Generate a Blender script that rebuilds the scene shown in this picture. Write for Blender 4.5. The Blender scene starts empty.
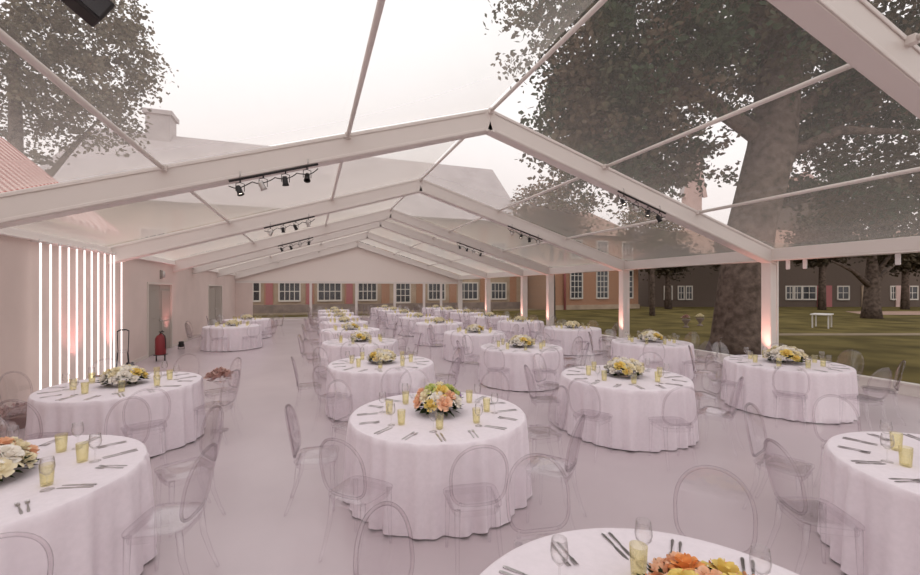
import bpy, bmesh, math, random
from mathutils import Vector, Matrix
random.seed(7)
PI = math.pi
SC = bpy.context.scene
COL = SC.collection

# ---------------------------------------------------------------- camera
F = 417.0
TH = 0.3454
CT, ST = math.cos(TH), math.sin(TH)
H = 2.0
cam_d = bpy.data.cameras.new('camera')
cam = bpy.data.objects.new('camera', cam_d)
COL.objects.link(cam)
cam_d.sensor_width = 36.0
cam_d.lens = F / 920 * 36
cam_d.shift_y = 1.3 / 920
cam_d.clip_start = 0.05
cam_d.clip_end = 400
cam.location = (0, 0, H)
cam.rotation_euler = (PI / 2, 0, -TH)
SC.camera = cam

def to_cam(x, y):
    return (x * CT - y * ST, x * ST + y * CT)          # sideways, depth
def to_world(l, d):
    return (d * ST + l * CT, d * CT - l * ST)
def in_view(x, y, z, pad=12):
    l, d = to_cam(x, y)
    if d < 0.25: return False
    px, py = 460 + F * l / d, 288.8 - F * (z - H) / d
    return -pad < px < 920 + pad and -pad < py < 575 + pad

# ---------------------------------------------------------------- materials
def new_mat(name):
    m = bpy.data.materials.new(name); m.use_nodes = True
    nt = m.node_tree; nt.nodes.clear()
    out = nt.nodes.new('ShaderNodeOutputMaterial')
    return m, nt, out
def principled(name, col, rough=0.6, metal=0.0, spec=0.3, var=0.0, scale=8.0, bump=0.0, bscale=None, sheen=0.0):
    m, nt, out = new_mat(name)
    b = nt.nodes.new('ShaderNodeBsdfPrincipled')
    b.inputs['Roughness'].default_value = rough
    b.inputs['Metallic'].default_value = metal
    b.inputs['Specular IOR Level'].default_value = spec
    b.inputs['Base Color'].default_value = (*col, 1)
    tc = nt.nodes.new('ShaderNodeTexCoord')
    if var > 0:
        n = nt.nodes.new('ShaderNodeTexNoise'); n.inputs['Scale'].default_value = scale; n.inputs['Detail'].default_value = 4
        nt.links.new(tc.outputs['Object'], n.inputs['Vector'])
        r = nt.nodes.new('ShaderNodeValToRGB')
        r.color_ramp.elements[0].position = 0.3; r.color_ramp.elements[1].position = 0.7
        r.color_ramp.elements[0].color = (*[max(0, c * (1 - var)) for c in col], 1)
        r.color_ramp.elements[1].color = (*[min(1, c * (1 + var)) for c in col], 1)
        nt.links.new(n.outputs['Fac'], r.inputs['Fac']); nt.links.new(r.outputs['Color'], b.inputs['Base Color'])
    if bump > 0:
        n2 = nt.nodes.new('ShaderNodeTexNoise'); n2.inputs['Scale'].default_value = bscale or scale * 4
        nt.links.new(tc.outputs['Object'], n2.inputs['Vector'])
        bp = nt.nodes.new('ShaderNodeBump'); bp.inputs['Strength'].default_value = bump; bp.inputs['Distance'].default_value = 0.02
        nt.links.new(n2.outputs['Fac'], bp.inputs['Height']); nt.links.new(bp.outputs['Normal'], b.inputs['Normal'])
    nt.links.new(b.outputs['BSDF'], out.inputs['Surface'])
    return m
def facing_fac(nt, base, gain, power):
    lw = nt.nodes.new('ShaderNodeLayerWeight'); lw.inputs['Blend'].default_value = 0.5
    p = nt.nodes.new('ShaderNodeMath'); p.operation = 'POWER'; p.inputs[1].default_value = power
    nt.links.new(lw.outputs['Facing'], p.inputs[0])
    a = nt.nodes.new('ShaderNodeMath'); a.operation = 'MULTIPLY_ADD'; a.inputs[1].default_value = gain; a.inputs[2].default_value = base
    nt.links.new(p.outputs[0], a.inputs[0])
    c = nt.nodes.new('ShaderNodeClamp'); nt.links.new(a.outputs[0], c.inputs['Value'])
    return c.outputs['Result']
def clear_mat(name, tint=(.96, .95, .96), edge=(.5, .47, .49), rbase=.035, rgain=.55, rpow=4.0, epow=3.0, rough=.04):
    m, nt, out = new_mat(name)
    t = nt.nodes.new('ShaderNodeBsdfTransparent')
    mix = nt.nodes.new('ShaderNodeMix'); mix.data_type = 'RGBA'
    mix.inputs['A'].default_value = (*tint, 1); mix.inputs['B'].default_value = (*edge, 1)
    nt.links.new(facing_fac(nt, 0, 1, epow), mix.inputs['Factor'])
    nt.links.new(mix.outputs['Result'], t.inputs['Color'])
    g = nt.nodes.new('ShaderNodeBsdfGlossy'); g.inputs['Roughness'].default_value = rough; g.inputs['Color'].default_value = (.95, .93, .95, 1)
    ms = nt.nodes.new('ShaderNodeMixShader')
    nt.links.new(facing_fac(nt, rbase, rgain, rpow), ms.inputs['Fac'])
    nt.links.new(t.outputs[0], ms.inputs[1]); nt.links.new(g.outputs[0], ms.inputs[2])
    nt.links.new(ms.outputs[0], out.inputs['Surface'])
    return m
def film_mat(name, haze=(.78, .71, .65), hbase=.07, hgain=1.6, hpow=4.6, tint=(.97, .96, .96), gbase=.015, ggain=.22):
    # clear PVC sheet: see-through, slightly milky, milkier and more reflective at a glancing angle
    m, nt, out = new_mat(name)
    t = nt.nodes.new('ShaderNodeBsdfTransparent'); t.inputs['Color'].default_value = (*tint, 1)
    df = nt.nodes.new('ShaderNodeBsdfDiffuse'); df.inputs['Color'].default_value = (*haze, 1)
    tl = nt.nodes.new('ShaderNodeBsdfTranslucent'); tl.inputs['Color'].default_value = (*haze, 1)
    hz = nt.nodes.new('ShaderNodeMixShader'); hz.inputs['Fac'].default_value = 0.6
    nt.links.new(df.outputs[0], hz.inputs[1]); nt.links.new(tl.outputs[0], hz.inputs[2])
    m1 = nt.nodes.new('ShaderNodeMixShader')
    nt.links.new(facing_fac(nt, hbase, hgain, hpow), m1.inputs['Fac'])
    nt.links.new(t.outputs[0], m1.inputs[1]); nt.links.new(hz.outputs[0], m1.inputs[2])
    g = nt.nodes.new('ShaderNodeBsdfGlossy'); g.inputs['Roughness'].default_value = 0.12; g.inputs['Color'].default_value = (.9, .88, .88, 1)
    m2 = nt.nodes.new('ShaderNodeMixShader')
    nt.links.new(facing_fac(nt, gbase, ggain, 4.0), m2.inputs['Fac'])
    nt.links.new(m1.outputs[0], m2.inputs[1]); nt.links.new(g.outputs[0], m2.inputs[2])
    nt.links.new(m2.outputs[0], out.inputs['Surface'])
    return m
def emit(name, col, s):
    m, nt, out = new_mat(name)
    e = nt.nodes.new('ShaderNodeEmission'); e.inputs['Color'].default_value = (*col, 1); e.inputs['Strength'].default_value = s
    nt.links.new(e.outputs[0], out.inputs['Surface'])
    return m
def brick_mat(name, c1, c2, mortar, scale=6.0):
    m, nt, out = new_mat(name)
    b = nt.nodes.new('ShaderNodeBsdfPrincipled'); b.inputs['Roughness'].default_value = .85
    tc = nt.nodes.new('ShaderNodeTexCoord'); mp = nt.nodes.new('ShaderNodeMapping'); mp.inputs['Rotation'].default_value = (PI / 2, 0, 0)
    br = nt.nodes.new('ShaderNodeTexBrick'); br.inputs['Scale'].default_value = scale
    br.inputs['Color1'].default_value = (*c1, 1); br.inputs['Color2'].default_value = (*c2, 1); br.inputs['Mortar'].default_value = (*mortar, 1)
    nt.links.new(tc.outputs['Object'], mp.inputs['Vector']); nt.links.new(mp.outputs['Vector'], br.inputs['Vector'])
    nt.links.new(br.outputs['Color'], b.inputs['Base Color']); nt.links.new(b.outputs[0], out.inputs['Surface'])
    return m
def rib_mat(name, c1, c2, scale, axis='Y'):
    # roof tiles: courses running down the slope
    m, nt, out = new_mat(name)
    b = nt.nodes.new('ShaderNodeBsdfPrincipled'); b.inputs['Roughness'].default_value = .8
    tc = nt.nodes.new('ShaderNodeTexCoord'); w = nt.nodes.new('ShaderNodeTexWave')
    w.bands_direction = axis; w.inputs['Scale'].default_value = scale; w.inputs['Distortion'].default_value = .6; w.inputs['Detail'].default_value = 2
    nt.links.new(tc.outputs['Object'], w.inputs['Vector'])
    r = nt.nodes.new('ShaderNodeValToRGB'); r.color_ramp.elements[0].color = (*c1, 1); r.color_ramp.elements[1].color = (*c2, 1)
    nt.links.new(w.outputs['Fac'], r.inputs['Fac']); nt.links.new(r.outputs['Color'], b.inputs['Base Color'])
    nt.links.new(b.outputs[0], out.inputs['Surface'])
    return m

M = {}
M['cloth'] = principled('linen', (.80, .715, .755), .85, spec=.1, var=.03, scale=30, bump=.06, bscale=180)
M['floor'] = principled('pale_vinyl_floor', (.54, .45, .47), .26, spec=.5, var=.05, scale=.7)
M['frame'] = principled('white_aluminium', (.70, .635, .595), .45, spec=.4)
M['eave_lit'] = principled('white_eave_lit_tone', (.86, .80, .76), .5)  # brighter than the frame: light on the wall-side eave put into its colour
M['wall'] = principled('lined_wall', (.66, .545, .50), .8, spec=.1, var=.04, scale=1.2)
M['gable'] = principled('gable_sheet', (.78, .69, .64), .7, spec=.2)
M['door'] = principled('grey_door', (.36, .32, .28), .6)
M['door_frame'] = principled('pale_door_frame', (.62, .55, .5), .6)
M['acrylic'] = clear_mat('clear_polycarbonate', (.992, .99, .992), (.76, .72, .74), .06, .5, 4.0, 3.0, .06)
M['acrylic_edge'] = clear_mat('clear_polycarbonate_edge', (.955, .94, .945), (.44, .40, .42), .04, .45, 4.0, 2.4, .06)
M['glass'] = clear_mat('clear_glass', (.99, .988, .985), (.60, .58, .56), .04, .5, 3.5, 3.0, .02)
M['lemon'] = clear_mat('lemon_tinted_glass', (.985, .97, .83), (.86, .82, .60), .06, .5, 3.5, 2.0, .03)
M['film'] = film_mat('clear_roof_film')
M['film_wall'] = film_mat('clear_wall_film', hbase=.02, hgain=.25, gbase=.02, ggain=.2)
M['steel'] = principled('polished_steel', (.56, .53, .53), .3, metal=1.0)
M['black'] = principled('matt_black_metal', (.025, .022, .022), .5)
M['tube'] = emit('light_tube_glow', (1, .90, .87), 1.9)
M['lens'] = emit('warm_lamp_lens', (1, .82, .7), 3.0)
M['pinklens'] = emit('pink_lamp_lens', (1, .55, .5), 2.0)
M['lampsilver'] = principled('silver_lamp', (.5, .46, .44), .3, metal=.6)
M['redlamp'] = principled('red_gel', (.55, .18, .16), .5)
M['lawn'] = principled('lawn_grass', (.128, .098, .036), .95, spec=.05, var=.45, scale=.5, bump=.5, bscale=40)
M['path'] = principled('gravel_path', (.26, .20, .14), .95, spec=.05, var=.15, scale=3)
M['bark'] = principled('tree_bark', (.14, .104, .086), .95, spec=.05, var=.45, scale=5, bump=.9, bscale=14)
M['leaf_dark'] = principled('dark_leaves', (.105, .088, .052), .7, spec=.15, var=.55, scale=.9)
M['leaf_grey'] = principled('olive_leaves', (.17, .145, .10), .7, spec=.15, var=.45, scale=1.2)
M['hedge'] = principled('dark_hedge', (.070, .055, .036), .9, spec=.05, var=.5, scale=2.5)
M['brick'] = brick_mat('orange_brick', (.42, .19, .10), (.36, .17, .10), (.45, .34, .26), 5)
M['stone'] = principled('sandstone', (.44, .33, .24), .85, var=.18, scale=1.0)
M['plinth'] = principled('grey_plinth', (.26, .20, .17), .9, var=.2, scale=1.5)
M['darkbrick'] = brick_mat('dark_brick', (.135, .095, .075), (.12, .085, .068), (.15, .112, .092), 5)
M['slate'] = principled('grey_slate', (.52, .46, .46), .8, var=.1, scale=.6)
M['redtile'] = rib_mat('red_clay_tiles', (.40, .10, .085), (.80, .55, .50), .75, 'Y')
M['browntile'] = rib_mat('brown_tiles', (.29, .17, .125), (.38, .24, .18), 2.0, 'X')
M['winframe'] = principled('white_window_paint', (.66, .6, .54), .5)
M['pane'] = principled('dark_window_pane', (.035, .035, .04), .12, spec=.6)
M['pinkdoor'] = principled('faded_pink_door', (.42, .15, .15), .6)
M['render'] = principled('pale_pink_render', (.62, .44, .40), .85, var=.08, scale=1)
M['red'] = principled('red_enamel', (.22, .03, .035), .35)
M['white'] = principled('white_plastic', (.75, .7, .68), .4)
M['darkfoliage'] = principled('arrangement_foliage', (.032, .044, .016), .6, var=.5, scale=30)
M['lightfoliage'] = principled('lime_foliage', (.30, .31, .07), .6, var=.4, scale=25)
M['terracotta'] = principled('terracotta_pot', (.30, .18, .15), .8)
M['heather'] = principled('dusty_pink_heather', (.46, .29, .27), .9, var=.5, scale=30)
def two_tone(m, c1, c2, scale):
    for n in m.node_tree.nodes:
        if n.type == 'VALTORGB': n.color_ramp.elements[0].color = (*c1, 1); n.color_ramp.elements[1].color = (*c2, 1); n.color_ramp.elements[0].position = .42; n.color_ramp.elements[1].position = .58
        if n.type == 'TEX_NOISE': n.inputs['Scale'].default_value = scale
two_tone(M['leaf_dark'], (.045, .068, .034), (.14, .105, .07), .55)
M['leaf_brown'] = principled('russet_leaves', (.24, .17, .11), .8, spec=.1, var=.4, scale=1.0)
two_tone(M['leaf_brown'], (.16, .15, .08), (.30, .20, .14), .5)
ROSE = {
 'cream': principled('cream_petals', (.85, .76, .55), .6, var=.08, scale=20),
 'white': principled('white_petals', (.86, .80, .72), .6, var=.05, scale=20),
 'peach': principled('peach_petals', (.86, .52, .34), .6, var=.12, scale=20),
 'orange': principled('orange_petals', (.85, .36, .12), .6, var=.12, scale=20),
 'yellow': principled('yellow_petals', (.80, .60, .18), .6, var=.12, scale=20),
 'lime': principled('lime_petals', (.56, .60, .22), .6, var=.12, scale=20),
 'lilac': principled('lilac_petals', (.55, .38, .66), .6, var=.12, scale=20),
 'dusky': principled('dusky_rose_petals', (.52, .32, .28), .6, var=.15, scale=20),
}

# ---------------------------------------------------------------- mesh helpers
def box(bm, x0, x1, y0, y1, z0, z1, mat=0):
    vs = [bm.verts.new(p) for p in ((x0,y0,z0),(x1,y0,z0),(x1,y1,z0),(x0,y1,z0),(x0,y0,z1),(x1,y0,z1),(x1,y1,z1),(x0,y1,z1))]
    for f in ((3,2,1,0),(4,5,6,7),(0,1,5,4),(1,2,6,5),(2,3,7,6),(3,0,4,7)):
        bm.faces.new([vs[i] for i in f]).material_index = mat
    return vs
def beam(bm, a, b, w, h, up=Vector((0,0,1))):
    # rectangular bar from a to b, h measured in the plane of up, w across
    a, b = Vector(a), Vector(b); t = (b - a).normalized()
    s = t.cross(up)
    s = s.normalized() if s.length > 1e-6 else Vector((1,0,0))
    u = s.cross(t).normalized()
    r = []
    for p in (a, b):
        r.append([bm.verts.new(p + s * sx * w / 2 + u * ux * h / 2) for sx, ux in ((-1,-1),(1,-1),(1,1),(-1,1))])
    for i in range(4):
        j = (i + 1) % 4
        bm.faces.new((r[0][i], r[0][j], r[1][j], r[1][i]))
    bm.faces.new(r[0][::-1]); bm.faces.new(r[1])
def tube(bm, pts, rad, n=8, closed=False, smooth=True):
    pts = [Vector(p) for p in pts]
    rads = rad if isinstance(rad, (list, tuple)) else [rad] * len(pts)
    rings = []; N = len(pts); prev = None
    for i, p in enumerate(pts):
        if closed: t = pts[(i + 1) % N] - pts[i - 1]
        else: t = pts[min(i + 1, N - 1)] - pts[max(i - 1, 0)]
        t = t.normalized() if t.length > 1e-9 else Vector((0,0,1))
        if prev is None:
            ref = Vector((0,0,1)) if abs(t.z) < .9 else Vector((1,0,0))
            s = t.cross(ref).normalized()
        else:
            s = prev - t * prev.dot(t)
            s = s.normalized() if s.length > 1e-6 else t.cross(Vector((1,0,0))).normalized()
        prev = s; u = t.cross(s)
        rings.append([bm.verts.new(p + (s * math.cos(2*PI*k/n) + u * math.sin(2*PI*k/n)) * rads[i]) for k in range(n)])
    for i in range(N if closed else N - 1):
        A, B = rings[i], rings[(i + 1) % N]
        for k in range(n):
            f = bm.faces.new((A[k], A[(k+1)%n], B[(k+1)%n], B[k])); f.smooth = smooth
    if not closed:
        bm.faces.new(rings[0][::-1]); bm.faces.new(rings[-1])
def lathe(bm, prof, n=24, cx=0, cy=0, smooth=True, mat=0):
    rings = []
    for r, z in prof:
        if r < 1e-5: rings.append([bm.verts.new((cx, cy, z))])
        else: rings.append([bm.verts.new((cx + r*math.cos(2*PI*k/n), cy + r*math.sin(2*PI*k/n), z)) for k in range(n)])
    for A, B in zip(rings, rings[1:]):
        for k in range(n):
            j = (k + 1) % n
            if len(A) == 1 and len(B) == 1: continue
            if len(A) == 1: f = bm.faces.new((A[0], B[j], B[k]))
            elif len(B) == 1: f = bm.faces.new((A[k], A[j], B[0]))
            else: f = bm.faces.new((A[k], A[j], B[j], B[k]))
            f.smooth = smooth; f.material_index = mat
def to_mesh(name, bm, mat, bevel=0):
    bmesh.ops.recalc_face_normals(bm, faces=bm.faces)
    me = bpy.data.meshes.new(name); bm.to_mesh(me); bm.free()
    for m in (mat if isinstance(mat, (list, tuple)) else [mat]): me.materials.append(m)
    return me
def link(name, me, parent=None, loc=None, rz=None):
    o = bpy.data.objects.new(name, me); COL.objects.link(o)
    if parent is not None: o.parent = parent
    if loc is not None: o.location = loc
    if rz is not None: o.rotation_euler = (0, 0, rz)
    return o
def obj(name, bm, mat, parent=None, bevel=0, loc=None):
    o = link(name, to_mesh(name, bm, mat), parent, loc)
    if bevel > 0:
        md = o.modifiers.new('bevel', 'BEVEL'); md.width = bevel; md.segments = 2; md.limit_method = 'ANGLE'
    return o
def tag(o, label, cat, group=None, kind=None):
    if label: o['label'] = label
    if cat: o['category'] = cat
    if group: o['group'] = group
    if kind: o['kind'] = kind
    return o
def thing(name, label, cat, loc=(0,0,0), rz=0, group=None):
    o = bpy.data.objects.new(name, None); COL.objects.link(o)
    o.empty_display_size = .1; o.location = loc; o.rotation_euler = (0, 0, rz)
    return tag(o, label, cat, group)
def struct(name, bm, mat, label=None, parent=None, bevel=0):
    o = obj(name, bm, mat, parent, bevel)
    if parent is None: o['kind'] = 'structure'
    if label: o['label'] = label
    return o
def copy_tree(o, parent=None):
    c = o.copy(); COL.objects.link(c)
    if parent is not None: c.parent = parent
    for ch in list(o.children): copy_tree(ch, c)
    return c
ORD = ['first','second','third','fourth','fifth','sixth','seventh','eighth','ninth','tenth','eleventh','twelfth']

# ---------------------------------------------------------------- tent dimensions
XL, XR, XM = -4.43, 10.57, 3.07
EAVE, SLOPE = 3.01, 0.304
YB, YE = -8.0, 29.5
FY = [-3.0, 2.5, 7.02, 12.04, 16.93, 19.45, 24.2, 29.35]         # portal frames
def wall_y(px):                                         # where a point of the solid wall stands along the tent
    k = (px - 460) / F
    return XL * (CT - k * ST) / (ST + k * CT)
def roof(x): return EAVE + SLOPE * (XR - XM) - SLOPE * abs(x - XM)

# ground, floor
bm = bmesh.new(); box(bm, -70, 110, -40, 130, -.5, -.13); struct('ground', bm, M['lawn'], 'dark olive lawn around the marquee')
bm = bmesh.new(); box(bm, XL - .3, XR + .12, YB, YE + .1, -.13, 0); struct('floor', bm, M['floor'], 'pale lilac grey marquee floor')
bm = bmesh.new(); box(bm, -20, 22, 36.6, 39.6, -.13, -.1); struct('path', bm, M['path'], 'sandy strip in front of the long building')
bm = bmesh.new()
vs = [bm.verts.new((*to_world(l, d), -.115)) for l, d in ((14, 18.9), (40, 19.1), (40, 20.2), (14, 19.8))]; bm.faces.new(vs)
struct('path', bm, M['path'], 'pale path crossing the lawn')
bm = bmesh.new()
vs = [bm.verts.new((*to_world(l, d), -.112)) for l, d in ((33, 34), (60, 33), (60, 40), (36, 39))]; bm.faces.new(vs)
struct('path', bm, M['browntile'], 'brown earth beside the lawn')

# left wall (solid), made of panels around two doorways
bm = bmesh.new()
D1, D2 = (wall_y(147), wall_y(172)), (wall_y(208), wall_y(222)); DH = 2.2
xs0, xs1 = XL - .14, XL
for a, b in ((YB, D1[0]), (D1[1], D2[0]), (D2[1], YE)): box(bm, xs0, xs1, a, b, 0, EAVE - .15)
for a, b in (D1, D2): box(bm, xs0, xs1, a, b, DH, EAVE - .15)
struct('wall_left', bm, M['wall'], 'pinkish white lined side wall')
for i, (a, b) in enumerate((D1, D2)):
    bm = bmesh.new()
    box(bm, XL - .10, XL + .02, a, a + .07, 0, DH); box(bm, XL - .10, XL + .02, b - .07, b, 0, DH); box(bm, XL - .10, XL + .02, a + .07, b - .07, DH - .07, DH)
    d = struct('door_%d' % (i + 1), bm, M['door_frame'], 'grey double door in the side wall')
    mid = (a + b) / 2
    for s, e in ((a + .07, mid - .01), (mid + .01, b - .07)):
        bm = bmesh.new(); box(bm, XL - .08, XL - .03, s, e, .01, DH - .07)
        for z0, z1 in ((.2, .95), (1.1, 1.95)): box(bm, XL - .03, XL - .015, s + .12, e - .12, z0, z1)
        lf = obj('door_leaf', bm, M['door'], d, .006)
        bm = bmesh.new()
        yy = e - .06 if s < mid - .5 else s + .06
        tube(bm, [(XL - .03, yy, 1.0), (XL + .03, yy, 1.0), (XL + .03, yy - .1 if s < mid - .5 else yy + .1, 1.0)], .011, 6)
        obj('door_handle', bm, M['steel'], lf)
bm = bmesh.new(); box(bm, XL, XL + .02, YB, D1[0], 0, .09); box(bm, XL, XL + .02, D1[1], D2[0], 0, .09); box(bm, XL, XL + .02, D2[1], YE, 0, .09)
struct('baseboard_left', bm, M['door_frame'])

# eave beams (one per bay) and base rails on the open side
for k in range(len(FY) - 1):
    a, b = FY[k], FY[k + 1]
    for s, X in (('wall', XL), ('lawn', XR)):
        bm = bmesh.new()
        if s == 'lawn':
            box(bm, X - .11, X + .11, a + .06, b - .06, EAVE - .30, EAVE - .04)
            box(bm, X - .14, X + .14, a + .06, b - .06, EAVE - .335, EAVE - .30)
        else:
            box(bm, X - .13, X + .06, a + .06, b - .06, EAVE - .17, EAVE - .05)
            box(bm, X - .13, X + .09, a + .06, b - .06, EAVE - .19, EAVE - .17)
        struct('trim_%d' % (k * 2 + (s == 'lawn') + 1), bm, M['eave_lit'] if s == 'wall' else M['frame'], 'white eave beam on the %s side' % s, bevel=.012)
    bm = bmesh.new(); box(bm, XR - .03, XR + .07, a + .11, b - .11, .0, .2); box(bm, XR - .06, XR + .1, a + .11, b - .11, .2, .23)
    struct('baseboard_right', bm, M['frame'], 'low white base rail along the open side')
bm = bmesh.new(); box(bm, XL, XR, YE - .02, YE + .06, 0, .12); struct('baseboard_back', bm, M['frame'])

# portal frames: two rafters, one post on the open side, ridge joint
BAY = ['behind the camera','first','second','third','fourth','fifth','sixth','seventh']
frame_lab = {1: 'white marquee frame overhead, nearest of the row, with its post out of view',
  2: 'white marquee frame with broad pink-lit post, second of the row', 3: 'white marquee frame third of the row, post beside the oak-side lawn',
  4: 'white marquee frame fourth of the row down the tent', 5: 'white marquee frame fifth of the row, just half a bay behind the fourth',
  6: 'white marquee frame sixth of the row, near the far gable', 7: 'white marquee frame carrying the far white gable', 0: 'white marquee frame behind the lens'}
for k, y in enumerate(FY):
    t = thing('portal_frame', frame_lab[k], 'frame', (0, y, 0), 0, 'white marquee frames')
    dep, wid = .38, .22
    ang = math.atan(SLOPE); off = dep / 2 / math.cos(ang) + .03
    for sx, X in ((-1, XL), (1, XR)):
        bm = bmesh.new()
        x1 = X + sx * .06
        beam(bm, (XM, 0, roof(XM) - off), (x1, 0, roof(X) - SLOPE * .06 - off), wid, dep)
        for ys in (-1, 1):   # raised flanges of the profile, both sides
            for zz in (-.16, .16):
                beam(bm, (XM + sx * .1, ys * (wid/2 + .008), roof(XM) - SLOPE * .1 - off + zz), (x1, ys * (wid/2 + .008), roof(X) - SLOPE * .06 - off + zz), .016, .05)
        obj('rafter', bm, M['frame'], t, .008)
    bm = bmesh.new()
    prism = [(XM - .32, roof(XM - .32) - .335), (XM, roof(XM) - .40), (XM + .32, roof(XM + .32) - .335), (XM + .32, roof(XM + .32) - .10), (XM, roof(XM) - .045), (XM - .32, roof(XM - .32) - .10)]
    A = [bm.verts.new((px, -.105, pz)) for px, pz in prism]; B = [bm.verts.new((px, .105, pz)) for px, pz in prism]
    bm.faces.new(A); bm.faces.new(B[::-1])
    for i in range(6): bm.faces.new((A[i], B[i], B[(i+1)%6], A[(i+1)%6]))
    obj('ridge_joint', bm, M['frame'], t)
    bm = bmesh.new()
    box(bm, XR - .15, XR + .15, -.10, .10, .012, EAVE - .3)
    for ys in (-1, 1):
        for xx in (-.11, .11): box(bm, XR + xx - .035, XR + xx + .035, ys * .1 - (.012 if ys < 0 else 0), ys * .1 + (.012 if ys > 0 else 0), .02, EAVE - .3)
    obj('post', bm, M['frame'], t, .006)
    bm = bmesh.new(); box(bm, XR - .15, XR + .15, -.16, .16, 0, .012); obj('base_plate', bm, M['steel'], t)

# purlins along the tent
pl = {XM - 5: 'lower wall-side', XM - 2.5: 'upper wall-side', XM: 'ridge', XM + 2.5: 'upper lawn-side', XM + 5: 'lower lawn-side'}
for k in range(len(FY) - 1):
    a, b = FY[k], FY[k + 1]
    for x, nm in pl.items():
        bm = bmesh.new()
        z = roof(x) - .085
        tube(bm, [(x, a + .1, z), (x, b - .1, z)], .032, 10)
        for yy in (a + .14, b - .14): box(bm, x - .045, x + .045, yy - .05, yy + .05, z - .04, z + .04)
        o = obj('purlin', bm, M['frame'])
        tag(o, 'slim %s purlin between the %s and %s frame' % (nm, ORD[k - 1] if k else 'unseen rear', ORD[k]), 'purlin', 'slim white roof purlins')

# clear roof sheets (kept as the room's ceiling), one per bay and slope
for k in range(len(FY)):
    a, b = (YB, FY[0]) if k == 0 else (FY[k - 1], FY[k])
    for sx, X in ((-1, XL - .2), (1, XR + .2)):
        bm = bmesh.new(); N = 10
        rows = []
        for i in range(N + 1):
            u = i / N; x = XM + (X - XM) * u
            sag = .0
            rows.append([bm.verts.new((x, a + .02, roof(x) + .015)), bm.verts.new((x, b - .02, roof(x) + .015))])
        for i in range(N): bm.faces.new((rows[i][0], rows[i][1], rows[i+1][1], rows[i+1][0]))
        o = struct('ceiling', bm, M['film'], 'clear plastic roof sheet of the %s slope' % ('wall-side' if sx < 0 else 'lawn-side'))

# far gable: white triangle over a header, clear sheet and posts under it
bm = bmesh.new()
gz = 2.42
pts = [(XL, gz), (XR, gz), (XR, EAVE), (XM, roof(XM)), (XL, EAVE)]
A = [bm.verts.new((x, YE, z)) for x, z in pts]; B = [bm.verts.new((x, YE + .03, z)) for x, z in pts]
bm.faces.new(A); bm.faces.new(B[::-1])
for i in range(5): bm.faces.new((A[i], B[i], B[(i+1)%5], A[(i+1)%5]))
struct('wall_back', bm, M['gable'], 'white gable triangle at the far end')
bm = bmesh.new(); box(bm, XL, XL + 1.0, YE - .03, YE + .03, 0, gz); struct('wall_back', bm, M['wall'], 'narrow solid panel in the far corner by the side wall')
bm = bmesh.new(); box(bm, XL, XR - .15, YE - .05, YE - .001, gz - .06, gz + .1); struct('trim_30', bm, M['frame'], 'white header rail under the gable', bevel=.01)
bm = bmesh.new(); vs = [bm.verts.new(p) for p in ((XL, YE + .04, .12), (XR, YE + .04, .12), (XR, YE + .04, gz), (XL, YE + .04, gz))]; bm.faces.new(vs)
struct('window_1', bm, M['film_wall'], 'clear sheet closing the far end')
for i, x in enumerate((.05, 3.0, 5.65, 7.8, 9.1)):
    bm = bmesh.new(); box(bm, x - .08, x + .08, YE - .14, YE - .03, 0, gz - .06); box(bm, x - .11, x + .11, YE - .16, YE - .02, 0, .015)
    o = obj('gable_post', bm, M['frame'], bevel=.01)
    tag(o, 'white upright under the far gable, %s from the solid wall' % ORD[i], 'post', 'white uprights under the far gable')

# ---------------------------------------------------------------- light tubes along the side wall
tp = []
TQ = (XL + .13) / XL
Y0, Y1 = wall_y(40.5) * TQ, wall_y(121.5) * TQ
ys = [Y0 + i * (Y1 - Y0) / 11 for i in range(12)]
ys = [y if abs(y - FY[3]) > .155 else FY[3] + (.155 if y > FY[3] else -.155) for y in ys]      # clear of the third frame
for i, y in enumerate(ys):
    t = thing('light_tube', 'upright glowing white light tube on the pink wall, %s from the lens' % ORD[i], 'light', (XL + .13, y, 0), 0, 'row of glowing light tubes')
    bm = bmesh.new(); tube(bm, [(0, 0, .04), (0, 0, 2.78)], .014, 10); obj('tube', bm, M['tube'], t)
    for z0, z1 in ((0, .04), (2.78, 2.84)):
        bm = bmesh.new(); tube(bm, [(0, 0, z0), (0, 0, z1)], .027, 10); obj('end_cap', bm, M['white'], t)
    bm = bmesh.new(); box(bm, -.13, .02, -.02, .02, 2.79, 2.81); obj('bracket', bm, M['white'], t)

# uplights: floor lamps washing posts and the wall
def uplight(x, y, aim, lab, col, power, grp, size=1.0):
    t = thing('uplight', lab, 'lamp', (x, y, 0), 0, grp)
    bm = bmesh.new(); lathe(bm, [(0, .06), (.06, .06), (.075, .09), (.075, .24), (.066, .25), (.066, .235)], 16); obj('housing', bm, M['black'], t)
    bm = bmesh.new(); lathe(bm, [(0, .234), (.066, .234)], 16); obj('lens', bm, M['pinklens'], t)
    bm = bmesh.new(); box(bm, -.09, -.08, -.02, .02, 0, .16); box(bm, .08, .09, -.02, .02, 0, .16); box(bm, -.09, .09, -.05, .05, 0, .008); obj('bracket', bm, M['black'], t)
    ld = bpy.data.lights.new('uplight_beam', 'SPOT'); ld.energy = power; ld.color = col; ld.spot_size = math.radians(70); ld.spot_blend = .9; ld.shadow_soft_size = .06
    lo = bpy.data.objects.new('uplight_beam', ld); COL.objects.link(lo); lo.parent = t; lo.location = (0, 0, .27)
    dv = Vector(aim) - Vector((x, y, .27)); lo.rotation_euler = dv.to_track_quat('-Z', 'Y').to_euler()
for i, y in enumerate(FY[2:7]):
    uplight(XR - .42, y - .12, (XR - .1, y - .08, 2.4), 'small uplight at the foot of the %s frame post' % ORD[i + 1], (1, .42, .34), 120, 'uplights at the post feet')
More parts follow.
